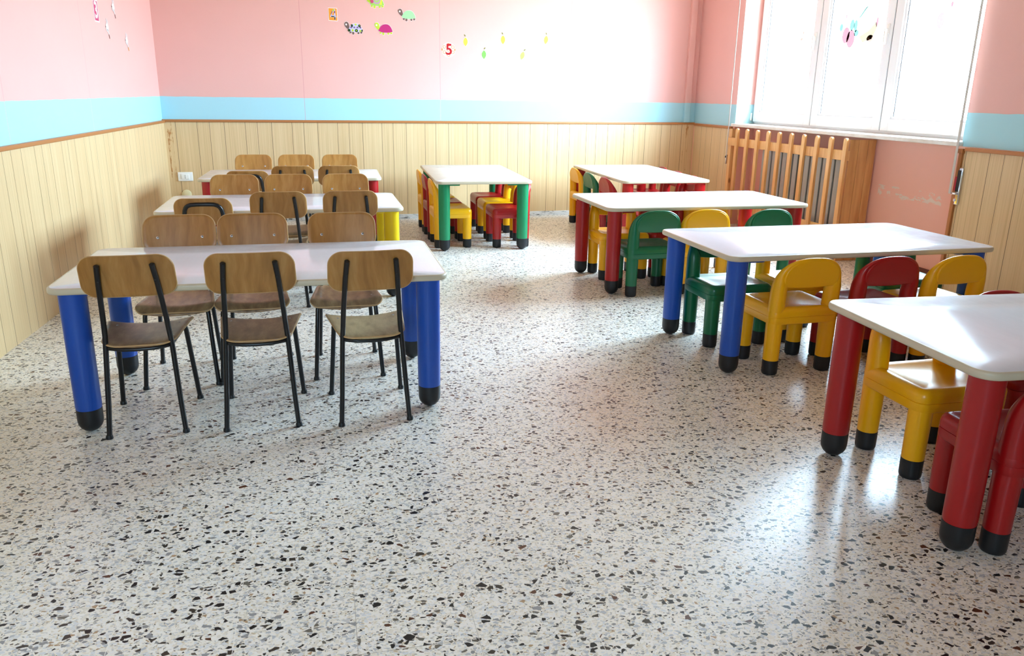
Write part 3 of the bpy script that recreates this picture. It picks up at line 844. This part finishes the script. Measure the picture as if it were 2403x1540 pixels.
# ------------------------------------------------------------------ wall stickers (thin printed vinyl)
def circ(cx, cz, rx, rz, n=24, a0=0, a1=2 * PI):
    full = abs(a1 - a0 - 2 * PI) < 1e-6
    m = n if full else n + 1
    return [(cx + rx * math.cos(a0 + (a1 - a0) * i / n), cz + rz * math.sin(a0 + (a1 - a0) * i / n)) for i in range(m)]
def flat(mb, pts, y0, t=.0006):
    n = len(pts)
    mb.add([(p[0], -y0, p[1]) for p in pts] + [(p[0], -y0 - t, p[1]) for p in pts],
           [tuple(range(n)), tuple(range(n, 2 * n))] + [(k, (k + 1) % n, n + (k + 1) % n, n + k) for k in range(n)])
    return mb
def vin(name, m, parts, root, lay, off=(0, 0), sc=(1, 1)):
    mb = MB()
    for p in parts: flat(mb, [(off[0] + a * sc[0], off[1] + b * sc[1]) for a, b in p], -.0115 + lay * .0005)
    return mb.build(name, m, root, smooth=False)
def grow(pts, d):
    cx = sum(p[0] for p in pts) / len(pts); cz = sum(p[1] for p in pts) / len(pts); out = []
    for a, b in pts:
        v = Vector((a - cx, b - cz)); L_ = v.length or 1; out.append((a + v.x / L_ * d, b + v.y / L_ * d))
    return out
def turtle(x_, z_, W_, shellm, bodym, lab, pattern=None):
    root = empty('turtle_sticker', FB @ Matrix.Translation((0, 0, 0))); tag(root, lab, 'wall sticker', 'turtle stickers on the pink wall')
    s = (W_, W_); o = (x_, z_)
    shellp = [(.20, .18), (.27, .30), (.36, .42), (.47, .50), (.60, .525), (.72, .52), (.82, .47), (.90, .38), (.96, .27), (1.0, .14), (.85, .095), (.65, .075), (.45, .085), (.30, .12)]
    headp = [(.24, .20), (.12, .27), (.03, .38), (0, .47), (.03, .55), (.09, .60), (.16, .60), (.22, .56), (.26, .48), (.28, .37), (.30, .30)]
    legs = [[(a, .10), (a, b + .03), (a + .03, b), (a + .08, b), (a + .11, b + .03), (a + .11, .12)] for a, b in ((.27, .01), (.42, -.05), (.70, -.02), (.86, .01))]
    vin('white_edge', 'st_white', [grow(shellp, .014), grow(headp, .014)] + [grow(l, .012) for l in legs], root, 1, o, s)
    for l in legs: vin('leg', bodym, [l], root, 2.2, o, s)
    hd = vin('head', bodym, [headp], root, 2.6, o, s)
    vin('eye', 'st_white', [circ(.11, .46, .045, .05)], hd, 3.6, o, s)
    sh = vin('shell', shellm, [shellp], root, 3.0, o, s)
    if pattern == 'flowers':
        vin('dark_dots', 'st_darkgreen', [circ(.26, .17, .07, .07), circ(.65, .16, .085, .085), circ(.96, .17, .04, .06), circ(.42, .41, .055, .07), circ(.82, .41, .07, .075)], sh, 4, o, s)
        vin('lime_flowers', 'st_lime', [circ(.45, .17, .055, .065), circ(.86, .15, .055, .055), circ(.62, .47, .06, .045), circ(.65, .16, .03, .03), circ(.82, .42, .02, .02)], sh, 5, o, s)
        vin('purple_marks', 'st_purple', [[(c - .035, .27), (c - .035, .33), (c, .385), (c + .035, .33), (c + .035, .27), (c + .015, .27), (c, .31), (c - .015, .27)] for c in (.37, .54, .71, .88)] + [[(c - .008, .27), (c + .008, .27), (c + .008, .37), (c - .008, .37)] for c in (.455, .625, .80)], sh, 4, o, s)
    if pattern == 'rings':
        vin('mauve_rings', 'st_mauve', [circ(.60, .43, .25, .27)], sh, 4, o, s)
        vin('leaf_rings', 'st_leaf', [circ(.60, .45, .17, .19)], sh, 5, o, s)
        vin('mauve_core', 'st_mauve', [circ(.60, .46, .12, .13)], sh, 6, o, s)
        vin('leaf_core', 'st_leaf', [circ(.60, .48, .06, .07)], sh, 7, o, s)
        vin('rose_spot', 'st_rose', [circ(.34, .30, .085, .10)], sh, 8, o, s)
        vin('yellow_patch', 'st_yellow', [[(.74, .16), (.88, .12), (.90, .42), (.84, .44)]], sh, 4.5, o, s)
turtle(.242, 1.694, .165, 'st_lilac', 'st_brown', 'turtle sticker with a flower-patterned purple and dark green shell', 'flowers')
turtle(.514, 1.698, .164, 'st_magenta', 'st_lime', 'turtle sticker with plain magenta shell and lime head')
turtle(.730, 1.824, .162, 'st_mint', 'st_brown', 'turtle sticker with plain mint green shell and brown head')
turtle(.441, 1.924, .166, 'st_leaf', 'st_lime', 'lime turtle sticker with ringed shell, cut by the top of the photo', 'rings')

def digit(ch, size, m, parent, mw, name, bold=.004):
    cu = bpy.data.curves.new(name, 'FONT'); cu.body = ch; cu.size = size; cu.extrude = .0004; cu.offset = bold; cu.align_x = 'CENTER'; cu.align_y = 'CENTER'
    tmp = bpy.data.objects.new(name, cu); C.objects.link(tmp)
    dg = bpy.context.evaluated_depsgraph_get(); dg.update()
    me = bpy.data.meshes.new_from_object(tmp.evaluated_get(dg)); bpy.data.objects.remove(tmp)
    me.materials.clear(); me.materials.append(MATS[m])
    o = bpy.data.objects.new(name, me); C.objects.link(o); o.parent = parent; o.matrix_local = mw; return o
UPM = Matrix.Rotation(PI / 2, 4, 'X')
n4 = empty('number_sticker', FB); tag(n4, 'orange rectangular sticker with a patterned 4, left of the turtles', 'wall sticker')
vin('white_edge', 'st_white', [[(.107, 1.797), (.187, 1.795), (.186, 1.905), (.106, 1.907)]], n4, 1)
vin('background', 'st_orange', [[(.111, 1.801), (.184, 1.799), (.182, 1.901), (.110, 1.903)]], n4, 2)
vin('digit', 'st_lilac', [[(.146, 1.894), (.158, 1.896), (.136, 1.846), (.124, 1.838)], [(.122, 1.828), (.176, 1.826), (.176, 1.842), (.126, 1.846)], [(.156, 1.896), (.168, 1.894), (.170, 1.806), (.158, 1.806)]], n4, 3)
vin('dark_accent', 'st_darkgreen', [[(.130, 1.829), (.158, 1.829), (.158, 1.837), (.132, 1.838)], [(.159, 1.807), (.167, 1.807), (.167, 1.829), (.159, 1.829)]], n4, 4)
vin('purple_accent', 'st_purple', [[(.158, 1.862), (.167, 1.862), (.167, 1.880), (.160, 1.880)], [(.127, 1.848), (.132, 1.850), (.146, 1.878), (.141, 1.878)]], n4, 4)
vin('lime_accent', 'st_lime', [circ(.152, 1.886, .009, .009, 14)], n4, 5)
n5 = empty('number_sticker', FB); tag(n5, 'round white and orange sticker with a red 5, left of the lemons', 'wall sticker')
vin('disc', 'st_white', [circ(1.197, 1.577, .066, .066, 40)], n5, 1)
ap = [circ(1.197 + dx, 1.577 + dz, .017, .015, 16) for dx, dz in ((-.040, .026), (0, .046), (.040, .026), (-.040, -.020), (0, -.046), (.040, -.020), (0, 0))]
vin('apple_outlines', 'st_peach', ap + [circ(1.197 + dx, 1.577 + dz, .006, .013, 12) for dx, dz in ((-.060, .002), (.060, .002))], n5, 2)
vin('apple_centres', 'st_white', [grow(a, -.006) for a in ap], n5, 3)
digit('5', .135, 'st_red', n5, Matrix.Translation((1.201, .0115 - .0022, 1.577)) @ UPM, 'digit', .003)
n3 = empty('number_sticker', FL); tag(n3, 'magenta rectangular sticker with a white 3 high on the left wall', 'wall sticker')
vin('white_edge', 'st_white', [[(6.068, 1.612), (6.17, 1.612), (6.17, 1.752), (6.068, 1.752)]], n3, 1)
vin('background', 'st_rose', [[(6.076, 1.62), (6.162, 1.62), (6.162, 1.744), (6.076, 1.744)]], n3, 2)
digit('3', .145, 'st_white', n3, Matrix.Translation((6.119, .0115 - .0018, 1.682)) @ UPM, 'digit', .003)

LEM = [(1.360, 1.654, 'st_yellow', 'yellow lemon sticker nearest the round number 5', 0), (1.724, 1.683, 'st_yellow', 'yellow lemon sticker in the middle of the upper lemon row', 0), (2.152, 1.694, 'st_yellow', 'yellow lemon sticker farthest right', -.15),
       (1.539, 1.544, 'st_green', 'plain green lemon sticker low on the pink wall', 0), (1.918, 1.544, 'st_leaf', 'pale green dotted lemon sticker, lower right', -.3)]
for x_, z_, m, lab, tilt in LEM:
    r_ = empty('lemon_sticker', FB); tag(r_, lab, 'wall sticker', 'lemon stickers on the pink wall')
    base = [(0, .040), (.013, .028), (.021, .010), (.021, -.010), (.012, -.028), (0, -.042), (-.012, -.028), (-.021, -.010), (-.021, .010), (-.013, .028)]
    rotp = lambda L_: [(x_ + a * math.cos(tilt) - b * math.sin(tilt), z_ + a * math.sin(tilt) + b * math.cos(tilt)) for a, b in L_]
    vin('white_edge', 'st_white', [rotp(grow(base, .003))], r_, 1)
    fr_ = vin('fruit', m, [rotp(base)], r_, 2)
    sgn = 1 if m != 'st_yellow' else -1
    vin('leaf', 'st_olive', [rotp([(sgn * .002, .045), (sgn * .014, .058), (sgn * .012, .066), (sgn * .004, .062), (-sgn * .002, .052)])], r_, 2)
    if m == 'st_leaf':
        vin('dots', 'st_yellow', [rotp(circ(a, b, .0035, .0035, 8)) for a in (-.012, 0, .012) for b in (-.02, -.006, .008, .022)], fr_, 3)
RAB = [(6.555, 1.742, 'st_brown', 'grey long-eared animal sticker highest on the left wall'), (6.338, 1.592, 'st_brown', 'grey long-eared animal sticker beside the number 3'), (6.825, 1.532, 'st_orange', 'grey long-eared animal sticker with orange tip, lowest on the left wall')]
for x_, z_, m, lab in RAB:
    r_ = empty('animal_sticker', FL); tag(r_, lab, 'wall sticker', 'grey animal stickers on the left wall')
    hd = vin('head', 'st_grey', [circ(x_, z_, .036, .028, 24), [(x_ - .02, z_ - .005), (x_ + .02, z_ - .012), (x_ + .034, z_ - .04), (x_ + .02, z_ - .045)]], r_, 2)
    vin('ear', 'st_grey', [circ(x_ - .004, z_ + .040, .008, .022, 16)], r_, 1.4)
    vin('ear', 'st_grey', [circ(x_ + .022, z_ + .034, .008, .022, 16)], r_, 1.4)
    vin('eye', 'st_white', [circ(x_ + .016, z_ + .002, .009, .011, 14)], hd, 3)
    vin('nose', 'st_brown', [circ(x_ - .034, z_ + .004, .006, .005, 12)], hd, 3)
    vin('tail', m, [[(x_ + .02, z_ - .045), (x_ + .033, z_ - .043), (x_ + .042, z_ - .068), (x_ + .030, z_ - .072)]], r_, 2)

# translucent stickers on the window panes
def pane_sticker(name, lab, items):
    root = empty(name, FR); tag(root, lab, 'window sticker')
    for i, (nm, m, pts) in enumerate(items):
        mb = MB(); n = len(pts); y_ = .2085 - i * .0005
        mb.add([(p[0], y_, p[1]) for p in pts], [tuple(range(n))]); mb.build(nm, m, root, smooth=False)
it = [('petal', 'film_pink', circ(-5.765, 1.665, .045, .06, 20)), ('petal', 'film_pink', circ(-5.70, 1.635, .05, .065, 20)),
      ('leaf', 'film_green', circ(-5.70, 1.735, .028, .042, 16)), ('leaf', 'film_green', circ(-5.655, 1.725, .022, .045, 16)), ('leaf', 'film_green', circ(-5.83, 1.725, .022, .03, 14)), ('leaf', 'film_green', circ(-5.635, 1.672, .028, .025, 14)),
      ('stem', 'film_green', [(-5.64, 1.77), (-5.60, 1.785), (-5.52, 1.86), (-5.56, 1.85)]), ('stem', 'film_green', [(-5.60, 1.80), (-5.50, 1.89), (-5.49, 1.905), (-5.57, 1.83)]),
      ('wing', 'film_yellow', [(-5.60, 1.645), (-5.50, 1.68), (-5.42, 1.74), (-5.40, 1.69), (-5.45, 1.62), (-5.55, 1.60)]), ('wing', 'film_orange', circ(-5.465, 1.625, .04, .025, 16)), ('wing', 'film_pink', circ(-5.405, 1.735, .014, .035, 12)),
      ('spots', 'film_dark', circ(-5.465, 1.635, .009, .011, 10)), ('spots', 'film_mauve', circ(-5.775, 1.80, .014, .016, 10))]
pane_sticker('flower_sticker', 'translucent flower and butterfly sticker on the middle window pane', it)
pane_sticker('flower_sticker', 'pale pink round flower sticker on the right window pane', [('petal', 'film_mauve', circ(-4.775, 1.700, .034, .052, 24)), ('bud', 'film_pink', circ(-4.695, 1.79, .011, .018, 12)), ('stem', 'film_pink', [(-4.733, 1.68), (-4.728, 1.682), (-4.705, 1.745), (-4.709, 1.746)])])
pane_sticker('flower_sticker', 'tiny orange sticker on the left window pane', [('petal', 'film_orange', circ(-6.345, 1.72, .012, .018, 12)), ('petal', 'film_orange', circ(-6.362, 1.67, .022, .012, 12))])
